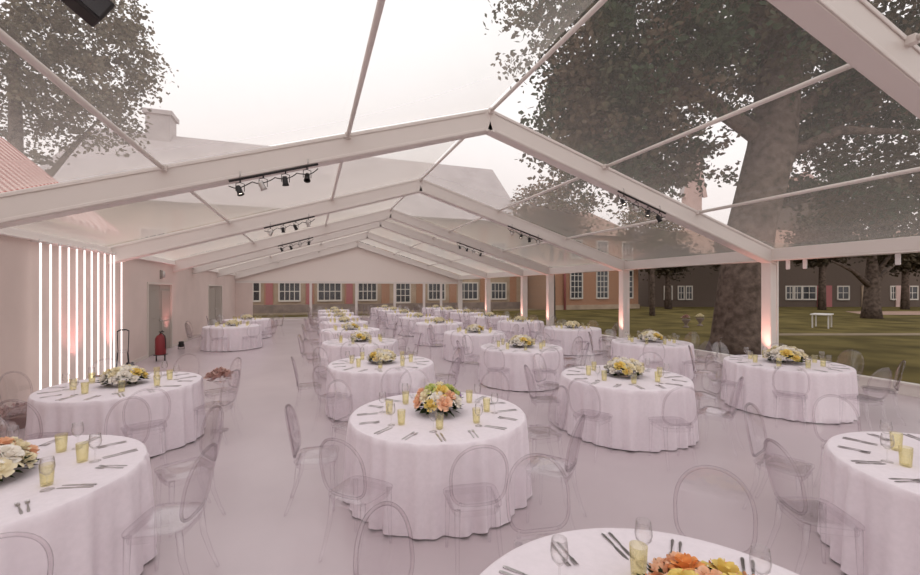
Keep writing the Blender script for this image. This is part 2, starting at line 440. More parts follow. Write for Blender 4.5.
for i, y in enumerate((10.4, 12.0, 16.2)):
    uplight(XL + .4, y, (XL, y, 2.2), 'small black pink-glowing uplight against the solid wall, %s down the wall' % ORD[i], (1, .36, .36), 75, 'uplights along the solid wall')

# ---------------------------------------------------------------- lighting bars on the frames, with lamps and cables
head_bm = bmesh.new(); lathe(head_bm, [(0, .16), (.045, .16), (.06, .12), (.062, 0), (.078, -.05), (.07, -.05), (.055, -.005)], 14)
HEAD = to_mesh('lamp_head', head_bm, M['black'])
hb2 = bmesh.new(); lathe(hb2, [(0, .16), (.045, .16), (.06, .12), (.062, 0), (.078, -.05), (.07, -.05), (.055, -.005)], 14); HEADS = to_mesh('lamp_head', hb2, M['lampsilver'])
lb = bmesh.new(); lathe(lb, [(0, -.006), (.056, -.006)], 14); LENS = to_mesh('lamp_lens', lb, M['lens'])
yb = bmesh.new(); tube(yb, [(-.085, 0, .03), (-.085, 0, .2), (0, 0, .225), (.085, 0, .2), (.085, 0, .03)], .009, 6); tube(yb, [(0, 0, .22), (0, 0, .30)], .016, 8)
YOKE = to_mesh('yoke', yb, M['black'])
for fi in (2, 3, 4):
    y = FY[fi]
    for side, (xa, xb) in (('wall', (-1.12, .12)), ('lawn', (5.9, 7.15))):
        za, zb = roof(xa) - .44, roof(xb) - .44
        t = thing('lighting_bar', 'dark lamp bar slung under the %s frame, %s side' % (ORD[fi - 1], side), 'lighting bar', (0, y - .12, 0), 0, 'lamp bars under the roof')
        bm = bmesh.new(); tube(bm, [(xa, 0, za), (xb, 0, zb)], .018, 8); obj('bar', bm, M['black'], t)
        bm = bmesh.new()
        for u in (.12, .88):
            x = xa + (xb - xa) * u; z = za + (zb - za) * u
            tube(bm, [(x, 0, z), (x, 0, z + .1), (x, .06, z + .14)], .014, 6)
        obj('clamp', bm, M['lampsilver'], t)
        bm = bmesh.new()
        n = 40
        cp = []
        for i in range(n + 1):
            u = i / n; x = xa + (xb - xa) * u; z = za + (zb - za) * u
            cp.append((x, .03 * math.sin(9 * u * PI), z - .07 - .06 * abs(math.sin(u * PI * 4))))
        tube(bm, cp, .008, 5); obj('cable', bm, M['black'], t)
        for j in range(4):
            u = .12 + .25 * j; x = xa + (xb - xa) * u; z = za + (zb - za) * u - .20
            s = thing('spotlight', '%s spotlight from the ridge on the %s frame bar, %s side' % (ORD[3 - j] if side == 'wall' else ORD[j], ORD[fi - 1], side), 'spotlight', (x, y - .12, z), 0, 'spotlights on the lamp bars')
            link('yoke', YOKE, s)
            h = link('lamp_head', HEADS if (j + fi) % 3 == 0 else HEAD, s); h.rotation_euler = (random.uniform(-.6, .6), random.uniform(-.5, .5), 0)
            s.scale = (.66, .66, .66)
            if (j + fi) % 2 == 0: link('lens', LENS, h)
# one floodlight hung low in the near bay (top corner of the photograph)
t = thing('floodlight', 'black square floodlight hanging high near the wall side', 'floodlight', (*to_world(-1.94, 2.1), 3.42), math.radians(38))
x0, y0 = to_world(-1.94, 2.1); zt = (roof(x0) - .46 - 3.42) / .75
t.scale = (.75, .75, .75)
bm = bmesh.new(); box(bm, -.13, .13, -.07, .07, 0, .19); obj('housing', bm, M['black'], t, .012).rotation_euler = (0, .5, 0)
bm = bmesh.new(); box(bm, -.11, .11, -.078, -.07, .02, .17); obj('lens', bm, M['pane'], t).rotation_euler = (0, .5, 0)
bm = bmesh.new(); tube(bm, [(-.16, 0, .09), (-.16, 0, .26), (.16, 0, .26), (.16, 0, .09)], .012, 6); tube(bm, [(0, 0, .26), (0, 0, zt)], .014, 8); obj('bracket', bm, M['black'], t)
# white straps hanging from the eave beam
for i, px in enumerate((788, 805, 898)):
    k = (px - 460) / F; y = XR * (CT - ST * k) / (ST + CT * k)
    bm = bmesh.new(); box(bm, XR - .02, XR + .02, y - .035, y + .035, EAVE - .54, EAVE - .33); tube(bm, [(XR, y - .035, EAVE - .545), (XR, y + .035, EAVE - .545)], .012, 6)
    o = obj('strap', bm, M['white']); tag(o, 'short white strap under the eave beam, %s from the pink-lit post' % ORD[i], 'strap', 'straps under the eave beam')

# ---------------------------------------------------------------- chair
def chair_parts():
    P = []
    # seat: rounded trapezoid slab
    def outline(wf, wb, yf, yb, n=40, e=5):
        pts = []
        for i in range(n):
            a = 2 * PI * i / n; c, s = math.cos(a), math.sin(a)
            x = math.copysign(abs(c) ** (2 / e), c); y = math.copysign(abs(s) ** (2 / e), s)
            v = (y + 1) / 2
            pts.append((x * (wb + (wf - wb) * v), yb + (yf - yb) * v))
        return pts
    bm = bmesh.new()
    base = outline(.215, .185, .19, -.19)
    layers = [(.94, .440), (1.0, .446), (1.0, .458), (.95, .465), (.5, .462), (.02, .460)]
    cy = 0
    rings = [[bm.verts.new((x * s, y * s, z)) for x, y in base] for s, z in layers]
    for A, B in zip(rings, rings[1:]):
        for i in range(len(base)): 
            f = bm.faces.new((A[i], A[(i+1)%40], B[(i+1)%40], B[i])); f.smooth = True
    bm.faces.new(rings[0][::-1]); bm.faces.new(rings[-1])
    P.append(('seat', bm))
    bm = bmesh.new()
    ring = [(x * .9, y * .9) for x, y in base]
    A = [[bm.verts.new((x, y, z)) for x, y in ring] for z in (.395, .4395)]
    I = [[bm.verts.new((x * .95, y * .95, z)) for x, y in ring] for z in (.395, .4395)]
    for i in range(40):
        j = (i + 1) % 40
        bm.faces.new((A[0][i], A[0][j], A[1][j], A[1][i])); bm.faces.new((I[0][j], I[0][i], I[1][i], I[1][j])); bm.faces.new((A[0][j], A[0][i], I[0][i], I[0][j]))
    P.append(('seat_rail', bm))
    # backrest: upright oval panel with a thick rim
    def bp(u, v, off=0):
        lean = -.185 - .085 * (v / .46)
        return Vector((u, lean + .55 * u * u + off, .475 + v))
    rim = []
    n = 44
    for i in range(n):                                   # horseshoe: straight sides rising from the seat into a round top
        a = 2 * PI * i / n
        c, q = math.cos(a), math.sin(a)
        if q >= 0: u = .202 * math.copysign(abs(c) ** (2 / 2.2), c); v = .215 + .235 * abs(q) ** (2 / 2.2)
        else:
            u = math.copysign(abs(c) ** (2 / 4.5), c) * (.202 - .022 * abs(q)); v = .215 - .205 * abs(q) ** (2 / 4.5)
        rim.append((u, v))
    bm = bmesh.new()
    for off in (-.004, .004):
        rr = []
        for s in (1.0, .7, .35): rr.append([bm.verts.new(bp(u * s, .215 + (v - .215) * s, off)) for u, v in rim])
        c = bm.verts.new(bp(0, .215, off))
        for A, B in zip(rr, rr[1:]):
            for i in range(n):
                f = bm.faces.new((A[i], A[(i+1)%n], B[(i+1)%n], B[i])); f.smooth = True
        for i in range(n): bm.faces.new((rr[-1][i], rr[-1][(i+1)%n], c)).smooth = True
    for sx in (-1, 1): tube(bm, [bp(sx * .13, .03), (sx * .14, -.175, .455)], .012, 8)
    P.append(('backrest', bm))
    bm = bmesh.new(); tube(bm, [bp(u, v) for u, v in rim], .0105, 8, closed=True)
    P.append(('back_rim', bm))
    for sx in (-1, 1):
        bm = bmesh.new(); tube(bm, [(sx*.165, .145, .44), (sx*.168, .150, .2), (sx*.172, .158, 0)], [.022, .017, .011], 10); P.append(('leg', bm))
    for sx in (-1, 1):
        bm = bmesh.new(); tube(bm, [(sx*.145, -.145, .44), (sx*.15, -.165, .26), (sx*.158, -.215, .1), (sx*.165, -.255, 0)], [.022, .018, .014, .011], 10); P.append(('leg', bm))
    return P
CH = [(n, to_mesh(n, b, M['acrylic_edge'] if n == 'back_rim' else M['acrylic'])) for n, b in chair_parts()]
bmj = bmesh.new()
for n, me in CH:
    n0 = len(bmj.faces); bmj.from_mesh(me); bmj.faces.ensure_lookup_table()
    for f in bmj.faces[n0:]: f.material_index = 1 if n == 'back_rim' else 0
CHJ = to_mesh('clear_chair', bmj, [M['acrylic'], M['acrylic_edge']])
chair_proto = None
def chair_at(x, y, rz, label, group, detailed):
    global chair_proto
    if detailed:
        if chair_proto is None:
            chair_proto = thing('dining_chair', label, 'chair', (x, y, 0), rz, group)
            for n, me in CH:
                if n == 'back_rim':
                    link('rim', me, BACK[0])
                else:
                    o = link(n, me, chair_proto)
                    if n == 'backrest': BACK[0] = o
            return chair_proto
        o = copy_tree(chair_proto); o.location = (x, y, 0); o.rotation_euler = (0, 0, rz)
        o['label'] = label; o['group'] = group
    else:
        o = link('dining_chair', CHJ, None, (x, y, 0), rz); tag(o, label, 'chair', group)
    return o
BACK = [None]

# ---------------------------------------------------------------- tablecloths
def cloth_mesh(seed):
    rnd = random.Random(seed)
    bm = bmesh.new(); n = 320
    ph = [rnd.uniform(0, 2*PI) for _ in range(4)]
    k1, k2, k3 = rnd.choice((22, 23, 25)), rnd.choice((37, 41)), rnd.choice((5, 7))
    def fold(a):
        w = .62 * math.sin(k1 * a + ph[0] + 1.6 * math.sin(k3 * a + ph[1])) + .25 * math.sin(k2 * a + ph[2]) + .4 * math.sin(k3 * a + ph[3])
        return w
    rings = []
    for r in (.02, .3, .6, .80, .855): rings.append([(r, .752)] * n)
    prof = [(.0, .898, .749), (.01, .906, .742), (.03, .911, .725)]
    rs = []
    for r in (.3, .6, .80, .852): rs.append([bm.verts.new((r*math.cos(2*PI*i/n), r*math.sin(2*PI*i/n), .752)) for i in range(n)])
    for t in [0, .008, .03, .08, .16, .26, .36, .46, .56, .66, .76, .86, .94, 1.0]:
        ring = []
        for i in range(n):
            a = 2 * PI * i / n; f = fold(a)
            amp = .046 * t ** .55 if t > 0 else 0
            base = .862 + .012 * min(1, t / .03) + .022 * t
            r = base + amp * f
            zb = .012 + .018 * max(0, f) 
            z = .750 - (.750 - zb) * t
            ring.append(bm.verts.new((r * math.cos(a), r * math.sin(a), z)))
        rs.append(ring)
    c = bm.verts.new((0, 0, .752))
    for i in range(n): bm.faces.new((c, rs[0][i], rs[0][(i+1)%n])).smooth = True
    for A, B in zip(rs, rs[1:]):
        for i in range(n): bm.faces.new((A[i], B[i], B[(i+1)%n], A[(i+1)%n])).smooth = True
    return to_mesh('tablecloth', bm, M['cloth'])
CLOTHS = [cloth_mesh(s) for s in (1, 2, 3, 4)]

# ---------------------------------------------------------------- cutlery and glasses
def fork_mesh():
    bm = bmesh.new()
    def strip(sec):
        R = [[bm.verts.new((x - w, y, z)) , bm.verts.new((x + w, y, z)), bm.verts.new((x + w, y, z + .0025)), bm.verts.new((x - w, y, z + .0025))] for x, w, y, z in sec]
        for A, B in zip(R, R[1:]):
            for i in range(4): bm.faces.new((A[i], A[(i+1)%4], B[(i+1)%4], B[i]))
        bm.faces.new(R[0][::-1]); bm.faces.new(R[-1])
    strip([(0, .0045, -.105, .001), (0, .0085, -.085, .002), (0, .0045, -.02, .005), (0, .0035, .03, .006), (0, .011, .048, .004), (0, .0125, .062, .003)])
    for x in (-.0102, -.0034, .0034, .0102): strip([(x, .0023, .062, .003), (x, .0018, .085, .004), (x, .001, .102, .007)])
    return to_mesh('fork', bm, M['steel'])
def knife_mesh():
    bm = bmesh.new()
    sec = [(0, .005, -.115, .0055), (0, .009, -.10, .006), (0, .0065, -.01, .005), (0, .0045, .0, .003), (.001, .0095, .02, .002), (.001, .0105, .08, .002), (-.001, .006, .108, .002), (-.004, .001, .118, .002)]
    R = [[bm.verts.new((x - w, y, .001)), bm.verts.new((x + w, y, .001)), bm.verts.new((x + w, y, .001 + h)), bm.verts.new((x - w, y, .001 + h))] for x, w, y, h in sec]
    for A, B in zip(R, R[1:]):
        for i in range(4): bm.faces.new((A[i], A[(i+1)%4], B[(i+1)%4], B[i]))
    bm.faces.new(R[0][::-1]); bm.faces.new(R[-1])
    return to_mesh('knife', bm, M['steel'])
def tumbler_mesh():
    bm = bmesh.new(); lathe(bm, [(0, .0), (.028, .0), (.032, .006), (.038, .135), (.0355, .135), (.030, .016), (0, .012)], 20)
    return to_mesh('tumbler', bm, M['lemon'])
def wine_mesh():
    bm = bmesh.new(); lathe(bm, [(0, 0), (.034, 0), (.033, .003), (.006, .009), (.0042, .02), (.0042, .085), (.012, .092), (.034, .118), (.0385, .145), (.032, .2), (.0305, .2), (.0365, .145), (.032, .12), (.008, .096), (0, .095)], 20)
    return to_mesh('wine_glass', bm, M['glass'])
FORK, KNIFE, TUMB, WINE = fork_mesh(), knife_mesh(), tumbler_mesh(), wine_mesh()

# ---------------------------------------------------------------- flowers
def rose_mesh(colname, seed):
    rnd = random.Random(seed); bm = bmesh.new()
    for layer, (n, r, h, open_) in enumerate(((3, .010, .036, .1), (4, .019, .035, .25), (5, .029, .030, .5), (6, .037, .020, .9))):
        for k in range(n):
            a = 2 * PI * (k + .37 * layer) / n + rnd.uniform(-.15, .15); span = 2 * PI / n * .75
            g = []
            for j in range(4):
                v = j / 3
                row = []
                for i in range(5):
                    u = i / 4 - .5
                    rad = r * (.45 + .55 * math.sin(v * PI / 2)) + open_ * .016 * v * v
                    z = h * v * (1 - .22 * (2*u)**2) + .01 * (1 - layer/4) - (.012 * v ** 3 * open_)
                    aa = a + u * span * (1.15 if v < .9 else .95)
                    row.append(bm.verts.new((rad * math.cos(aa), rad * math.sin(aa), z)))
                g.append(row)
            for j in range(3):
                for i in range(4): bm.faces.new((g[j][i], g[j][i+1], g[j+1][i+1], g[j+1][i])).smooth = True
    lathe(bm, [(0, .0), (.018, .004), (.013, .028), (0, .034)], 8)
    return to_mesh('rose', bm, ROSE[colname])
ROSES = {c: [rose_mesh(c, 10 + i) for i in range(2)] for c in ROSE}
def leaf_quad(bm, p, d, up, L, W):
    d = d.normalized(); s = d.cross(up)
    s = s.normalized() if s.length > 1e-5 else Vector((1,0,0))
    n = s.cross(d)
    a = bm.verts.new(p); b = bm.verts.new(p + d*L*.5 + s*W*.5 + n*.08*L); c = bm.verts.new(p + d*L); e = bm.verts.new(p + d*L*.5 - s*W*.5 + n*.08*L)
    bm.faces.new((a, b, c, e))
def foliage_mesh(seed, mat, n, r, h, L):
    rnd = random.Random(seed); bm = bmesh.new()
    for _ in range(n):
        a = rnd.uniform(0, 2*PI); el = rnd.uniform(-.35, 1.0)
        d = Vector((math.cos(a)*math.cos(el), math.sin(a)*math.cos(el), math.sin(el)))
        p = Vector((d.x * r * rnd.uniform(.5, .95), d.y * r * rnd.uniform(.5, .95), max(.025, h * (.45 + .45 * d.z))))
        leaf_quad(bm, p, d + Vector((rnd.uniform(-.4,.4), rnd.uniform(-.4,.4), rnd.uniform(-.1,.3))), Vector((rnd.uniform(-.5,.5), rnd.uniform(-.5,.5), 1)), L * rnd.uniform(.6, 1.2), L * .45)
    for v in bm.verts: v.co.z = max(.006, v.co.z)
    return to_mesh('foliage', bm, mat)
FOL = [foliage_mesh(s, M['darkfoliage'], 230, .195, .16, .085) for s in (1, 2)]
FOLL = [foliage_mesh(s + 5, M['lightfoliage'], 16, .19, .17, .06) for s in (1, 2)]
bb = bmesh.new(); lathe(bb, [(0, .003), (.07, .003), (.10, .03), (.115, .075), (.112, .085), (.104, .076), (.092, .035), (0, .012)], 24)
BOWL = to_mesh('bowl', bb, M['glass'])
MIX = {
 'cream': ('cream', 'white', 'cream', 'white', 'cream', 'white', 'yellow'),
 'peach': ('peach', 'cream', 'yellow', 'cream', 'peach', 'white', 'yellow', 'lilac', 'lime', 'peach'),
 'apricot': ('cream', 'cream', 'peach', 'cream', 'white'),
 'orange': ('orange', 'peach', 'orange', 'yellow', 'peach'),
}
CEN = {}
def centrepiece(x, y, kind, label, scale=1.0, detail=True, rz=0, flat=1.0):
    key = (kind, detail)
    if key not in CEN:
        t = thing('flower_arrangement', label, 'flowers', (x, y, .752), rz)
        link('bowl', BOWL, t)
        link('foliage', FOL[len(CEN) % 2], t)
        link('sprigs', FOLL[len(CEN) % 2], t)
        rnd = random.Random(len(CEN) * 13 + 3); mix = MIX[kind]
        spots = []
        for ring, (n, r, z) in enumerate(((8, .175, .115), (8, .14, .165), (5, .085, .205), (1, .0, .225))):
            for k in range(n):
                a = 2*PI*(k + .5*ring)/n + rnd.uniform(-.12, .12)
                spots.append((r*math.cos(a), r*math.sin(a), z + rnd.uniform(-.012, .012), r, a))
        if detail:
            for i, (px, py, pz, r, a) in enumerate(spots):
                o = link('rose', ROSES[mix[(i * 3 + rnd.randint(0, 2)) % len(mix)]][i % 2], t, (px, py, pz))
                til = 1.15 * r / .185
                o.rotation_euler = (Matrix.Rotation(til, 3, Vector((-math.sin(a), math.cos(a), 0)))).to_euler()
                s = rnd.uniform(1.15, 1.45); o.scale = (s, s, s)
        else:
            bm = bmesh.new()
            for i, (px, py, pz, r, a) in enumerate(spots[:19]):
                me = ROSES[mix[i % len(mix)]][0]
                nb = len(bm.verts); bm.from_mesh(me); bm.verts.ensure_lookup_table()
                mt = Matrix.Translation((px, py, pz)) @ Matrix.Rotation(1.15 * r / .185, 4, Vector((-math.sin(a), math.cos(a), 0))) @ Matrix.Scale(1.3, 4)
                for v in bm.verts[nb:]: v.co = mt @ v.co
            link('blooms', to_mesh('blooms', bm, ROSE['cream']), t)
        CEN[key] = t
        t.scale = (scale, scale, scale * flat)
        return t
    t = copy_tree(CEN[key]); t.location = (x, y, .752); t.rotation_euler = (0, 0, rz); t.scale = (scale, scale, scale * flat)
    t['label'] = label
    return t

# ---------------------------------------------------------------- the tables, their chairs and settings
# rows: wall row, aisle row, middle row, lawn row; (x, y, chair phase seen from the camera, flower kind, flower size)
ROWS = {
 'wall row': [(-2.05, 3.50, 50, 'apricot', 1.05), (-2.36, 6.4, 48, 'cream', 1.0), (-2.65, 15.3, 10, 'cream', .85), (-2.65, 18.35, 30, 'cream', .85)],
 'aisle row': [(1.167, .925, 148, 'orange', 1.0), (1.16, 3.87, 16, 'peach', 1.0), (1.04, 6.8, 20, 'cream', .95), (1.0, 9.75, 5, 'cream', .95), (1.0, 12.7, 12, 'cream', .9),
               (1.0, 15.7, 30, 'cream', .85), (1.0, 18.7, 0, 'cream', .85), (1.0, 21.7, 20, 'cream', .85), (1.0, 24.7, 8, 'cream', .85)],
 'middle row': [(4.30, 1.30, -95, 'apricot', .95), (4.15, 4.6, 5, 'cream', 1.05), (4.15, 7.65, 14, 'cream', 1.05), (4.3, 10.7, 25, 'cream', .95), (4.25, 14.1, 5, 'cream', .9),
                (4.25, 17.2, 15, 'cream', .85), (4.25, 20.3, 0, 'cream', .85), (4.25, 23.3, 20, 'cream', .85), (4.25, 26.4, 8, 'cream', .85)],
 'lawn row': [(7.45, 4.5, 10, 'cream', 1.15), (7.43, 7.35, 22, 'cream', 1.05), (7.7, 10.8, 0, 'cream', .95), (7.4, 13.7, 14, 'cream', .9), (7.4, 16.6, 6, 'cream', .85),
              (7.4, 19.5, 20, 'cream', .85), (7.4, 22.4, 0, 'cream', .85), (7.4, 25.3, 12, 'cream', .85)],
}
FLW = {'apricot': 'apricot and cream rose', 'cream': 'cream rose', 'peach': 'peach, yellow and lilac rose', 'orange': 'orange and peach rose'}
SIDE = ['far', 'far lawn', 'lawn', 'near lawn', 'near', 'near wall', 'wall', 'far wall']
ci = 0
for row, tabs in ROWS.items():
    for ti, (x, y, phi, kind, fs) in enumerate(tabs):
        l, d = to_cam(x, y); d *= 1.0425; x, y = to_world(l, d)
        tn = '%s %s table' % (ORD[ti], row)
        t = thing('round_table', 'round table under floor-length white cloth, %s from the lens in the %s' % (ORD[ti], row), 'table', (x, y, 0), 0, 'round white-clothed banquet tables')
        o = link('tablecloth', CLOTHS[ci % 4], t); o.rotation_euler = (0, 0, ci * 1.3); ci += 1
        fx0, fy0 = to_world(l + .11, d + .17) if kind == 'orange' else (x, y)
        centrepiece(fx0, fy0, kind, 'low %s bowl on the %s' % (FLW[kind], tn), fs * (1.12 if d < 5 else 1.15), d < 13, ci * .8, 1.0 if kind == 'peach' else .8)
        near = d < 10.5
        base = None
        for s in range(8):
            ph = math.radians(phi + 45 * s)
            vx, vy = to_world(math.sin(ph), -math.cos(ph))
            wa = math.atan2(vx, vy)                       # 0 = towards the far gable, clockwise
            if base is None: base = wa; b0 = round(wa / (PI / 4))
            rel = round((wa - base) / (PI / 4))
            side = SIDE[(b0 + rel) % 8]
            # chair
            rr = 1.13 + random.uniform(0, .035)
            cx, cy = x + vx * rr, y + vy * rr
            if any(in_view(cx + dx, cy + dy, z) for dx, dy, z in ((0,0,.46), (vx*.2,vy*.2,.9), (vx*.2,vy*.2,.5), (0,0,.1), (vx*.2+.2,vy*.2,.85), (vx*.2-.2,vy*.2,.85))):
                fx, fy = -vx, -vy
                chair_at(cx, cy, math.atan2(-fx, fy) + random.uniform(-.09, .09), 'clear oval-backed chair on the %s side of the %s' % (side, tn), 'clear oval-backed dining chairs', d < 13.5)
            # setting
            tx, ty = vy, -vx
            def pt(r, o): return (x + vx * r + tx * o, y + vy * r + ty * o)
            g = math.atan2(vx, -vy)                       # item +Y points to the table centre
            if True:
                px, py = pt(.48, .10)
                if in_view(px, py, .8):
                    o = link('tumbler', TUMB, None, (px, py, .752)); tag(o, 'pale lemon tumbler at the %s place of the %s' % (side, tn), 'glass', 'lemon tinted tumblers')
            if near:
                px, py = pt(.54, .17)
                if in_view(px, py, .85):
                    o = link('wine_glass', WINE, None, (px, py, .752)); tag(o, 'clear stemmed wine glass at the %s place of the %s' % (side, tn), 'wine glass', 'clear wine glasses')
                for nm, me, offs in (('fork', FORK, (('inner', -.13), ('outer', -.165))), ('knife', KNIFE, (('inner', .12), ('outer', .155)))):
                    for w, off in offs:
                        px, py = pt(.69, off if nm == 'knife' else off)
                        if in_view(px, py, .76):
                            o = link(nm, me, None, (px, py, .752), g + random.uniform(-.05, .05)); o.scale = (.85, .9, 1)
                            tag(o, '%s steel %s at the %s place of the %s' % (w, nm, side, tn), nm, 'steel %s on the tables' % ('forks' if nm == 'fork' else 'knives'))

# ---------------------------------------------------------------- smaller things along the solid wall
t = thing('fire_extinguisher', 'dark red fire extinguisher on a stand beside the first grey door', 'fire extinguisher', (-3.9, 13.7, 0))
bm = bmesh.new(); lathe(bm, [(0, .18), (.12, .18), (.13, .2), (.13, .62), (.09, .70), (.035, .73), (.035, .76), (0, .76)], 20); obj('cylinder', bm, M['red'], t)
bm = bmesh.new(); tube(bm, [(0, 0, .76), (0, 0, .8), (.06, -.05, .84)], .015, 8); box(bm, -.02, .10, -.07, -.03, .80, .82); obj('valve', bm, M['black'], t)
bm = bmesh.new(); tube(bm, [(.03, -.03, .78), (.13, -.10, .70), (.15, -.11, .5), (.14, -.10, .35)], .012, 8); obj('hose', bm, M['black'], t)
bm = bmesh.new(); tube(bm, [(.1, 0, 0), (.1, 0, .2)], .015, 8); tube(bm, [(-.1, 0, 0), (-.1, 0, .2)], .015, 8); box(bm, -.14, .14, -.12, .12, .165, .18); obj('stand', bm, M['black'], t)
t = thing('wall_lamp', 'small dark wall lamp above the first grey door', 'lamp', (XL, (D1[0] + D1[1]) / 2, 2.45))
bm = bmesh.new(); box(bm, 0, .04, -.08, .08, -.14, .14); obj('back_plate', bm, M['door'], t, .006)
bm = bmesh.new(); lathe(bm, [(0, -.11), (.05, -.10), (.06, 0), (.05, .1), (0, .11)], 12, cx=.07); obj('lamp_shade', bm, M['lampsilver'], t)
# bar stools by the wall
def stool(x, y, lab):
    t = thing('bar_stool', lab, 'bar stool', (x, y, 0), .4)
    t.scale = (.62, .62, 1)
    bm = bmesh.new(); lathe(bm, [(0, .70), (.16, .70), (.18, .715), (.18, .735), (.15, .745), (0, .742)], 20); obj('seat', bm, M['acrylic'], t)
    for sx in (-1, 1):
        for sy in (-1, 1):
            bm = bmesh.new()
            tube(bm, [(sx*.20, sy*.20, 0), (sx*.13, sy*.13, .70)] if sy > 0 else [(sx*.20, sy*.20, 0), (sx*.13, sy*.14, .70), (sx*.15, sy*.17, 1.15)], .012, 8); obj('leg', bm, M['black'], t)
    bm = bmesh.new(); tube(bm, [(-.18, -.18, .25), (.18, -.18, .25), (.18, .18, .25), (-.18, .18, .25)], .009, 6, closed=True); obj('footrest', bm, M['black'], t)
    bm = bmesh.new(); tube(bm, [(-.15, -.17, 1.14), (-.08, -.19, 1.17), (.08, -.19, 1.17), (.15, -.17, 1.14)], .012, 8); obj('backrest', bm, M['black'], t)
stool(-3.6, 10.35, 'slim grey-legged bar stool between the light tubes and the grey door')
# potted heathers at the foot of the wall
for i, (y, h) in enumerate(((7.2, .40), (7.75, .34))):
    t = thing('potted_heather', 'dusty pink potted heather at the wall foot, %s' % ('bushier and nearer the lens' if i == 0 else 'smaller and nearer the tubes'), 'plant', (-3.95, y, 0), i)
    bm = bmesh.new(); lathe(bm, [(0, 0), (.09, 0), (.125, .17), (.135, .17), (.135, .2), (.118, .2), (.11, .17), (0, .16)], 18); obj('pot', bm, M['terracotta'], t)
    rnd = random.Random(i); bm = bmesh.new()
    for _ in range(260):
        a = rnd.uniform(0, 2*PI); r = rnd.uniform(0, .1)
        p = Vector((r*math.cos(a), r*math.sin(a), .17)); d = Vector((math.cos(a)*.5, math.sin(a)*.5, rnd.uniform(.5, 1.1)))
        q = p + d.normalized() * rnd.uniform(.02, h - .18)
        leaf_quad(bm, q, d + Vector((rnd.uniform(-.6,.6), rnd.uniform(-.6,.6), 0)), Vector((0, 0, 1)), .06, .03)
    obj('foliage', bm, M['heather'], t)
# dusky posy tied behind a chair of the second wall-row table
x, y = to_world(-3.38, 5.87)
t = thing('posy', 'dusky pink posy on a slim stand beside the second wall row table', 'flowers', (x, y, 0)); t.scale = (1, 1, .93)
bm = bmesh.new(); lathe(bm, [(0, 0), (.11, 0), (.11, .012), (.014, .03), (.012, .70), (.05, .72), (.085, .74), (.085, .75), (0, .745)], 16); obj('stand', bm, M['acrylic'], t)
rnd = random.Random(4)
for k in range(13):
    a = 2*PI*k/8 if k < 8 else 2*PI*k/4; r = .12 if k < 8 else .06 if k < 12 else 0
    o = link('rose', ROSES['dusky'][k % 2], t, (r*math.cos(a), r*math.sin(a), .77 + (.06 if k < 8 else .10 if k < 12 else .13))); o.scale = (1.6, 1.6, 1.6)
    o.rotation_euler = (rnd.uniform(-.5, .5), rnd.uniform(-.5, .5), 0)
o = link('foliage', foliage_mesh(9, M['heather'], 70, .13, .10, .06), t, (0, 0, .745))

# ---------------------------------------------------------------- the long building beyond the far gable
def window(b, x, y, z0, z1, w, nx, nz, parent, matf=None):
    bm = bmesh.new(); fw = .13
    box(bm, x - w/2 - fw, x - w/2, y - .08, y + .03, z0 - fw, z1 + fw); box(bm, x + w/2, x + w/2 + fw, y - .08, y + .03, z0 - fw, z1 + fw)
    box(bm, x - w/2, x + w/2, y - .08, y + .03, z1, z1 + fw); box(bm, x - w/2 - .06, x + w/2 + .06, y - .14, y + .03, z0 - fw - .02, z0)
    for i in range(1, nx): box(bm, x - w/2 + w*i/nx - .035, x - w/2 + w*i/nx + .035, y - .05, y, z0, z1)
    for i in range(1, nz): box(bm, x - w/2, x + w/2, y - .048, y, z0 + (z1-z0)*i/nz - .035, z0 + (z1-z0)*i/nz + .035)
    f = obj('window', bm, M['winframe'], parent)
    bm = bmesh.new(); box(bm, x - w/2, x + w/2, y - .02, y + .02, z0, z1); obj('pane', bm, M['pane'], f)
def gable_roof(bm, x0, x1, y0, y1, ze, zr, hip0=0, hip1=0):
    ym = (y0 + y1) / 2
    v = [bm.verts.new(p) for p in ((x0, y0, ze), (x1, y0, ze), (x1, y1, ze), (x0, y1, ze), (x0 + hip0, ym, zr), (x1 - hip1, ym, zr))]
    for f in ((0,1,5,4), (2,3,4,5), (1,2,5), (3,0,4), (0,3,2,1)): bm.faces.new([v[i] for i in f])
b = thing('long_building', 'long brick and sandstone building with grey roof beyond the far gable', 'building', (0, 0, 0))
bm = bmesh.new(); box(bm, -20, 21.4, 40, 56, .6, 9.0); obj('wall', bm, M['stone'], b)
bm = bmesh.new(); box(bm, -20.1, 21.4, 39.85, 40.02, -.12, .6); obj('plinth', bm, M['plinth'], b)
bm = bmesh.new(); gable_roof(bm, -20.6, 21.6, 39.3, 56.7, 9.0, 17.0, 1.5, 0); obj('roof', bm, M['slate'], b)
bm = bmesh.new(); box(bm, -14.6, -12.6, 47, 49, 12, 18.6); box(bm, -14.8, -12.4, 46.8, 49.2, 18.6, 19.0); obj('chimney', bm, M['slate'], b)
for k in range(-3, 7):
    x = -1.7 + 3.4 * k
    if k == 3:      # a glazed white door
        window(b, x, 40, .75, 2.55, 1.3, 3, 3, b)
    else: window(b, x, 40, 1.0, 2.55, 1.9 if k % 2 else 1.6, 4, 2, b)
    bm = bmesh.new(); box(bm, x + 1.32, x + 2.08, 39.93, 40.05, .6, 8.5); obj('brick_pier', bm, M['brick'], b)
    window(b, x, 40, 4.6, 6.8, 1.6, 3, 3, b)
for x in (-3.35, .0 - .05, 3.45):
    bm = bmesh.new(); box(bm, x - .28, x + .28, 39.9, 40.0, .6, 2.7); obj('door', bm, M['pinkdoor'], b)
b = thing('brick_wing', 'orange brick wing with tall white sash windows behind the lawn', 'building', (0, 0, 0))
bm = bmesh.new(); box(bm, 22.4, 33.5, 36, 46, -.12, 7.5); obj('wall', bm, M['brick'], b)
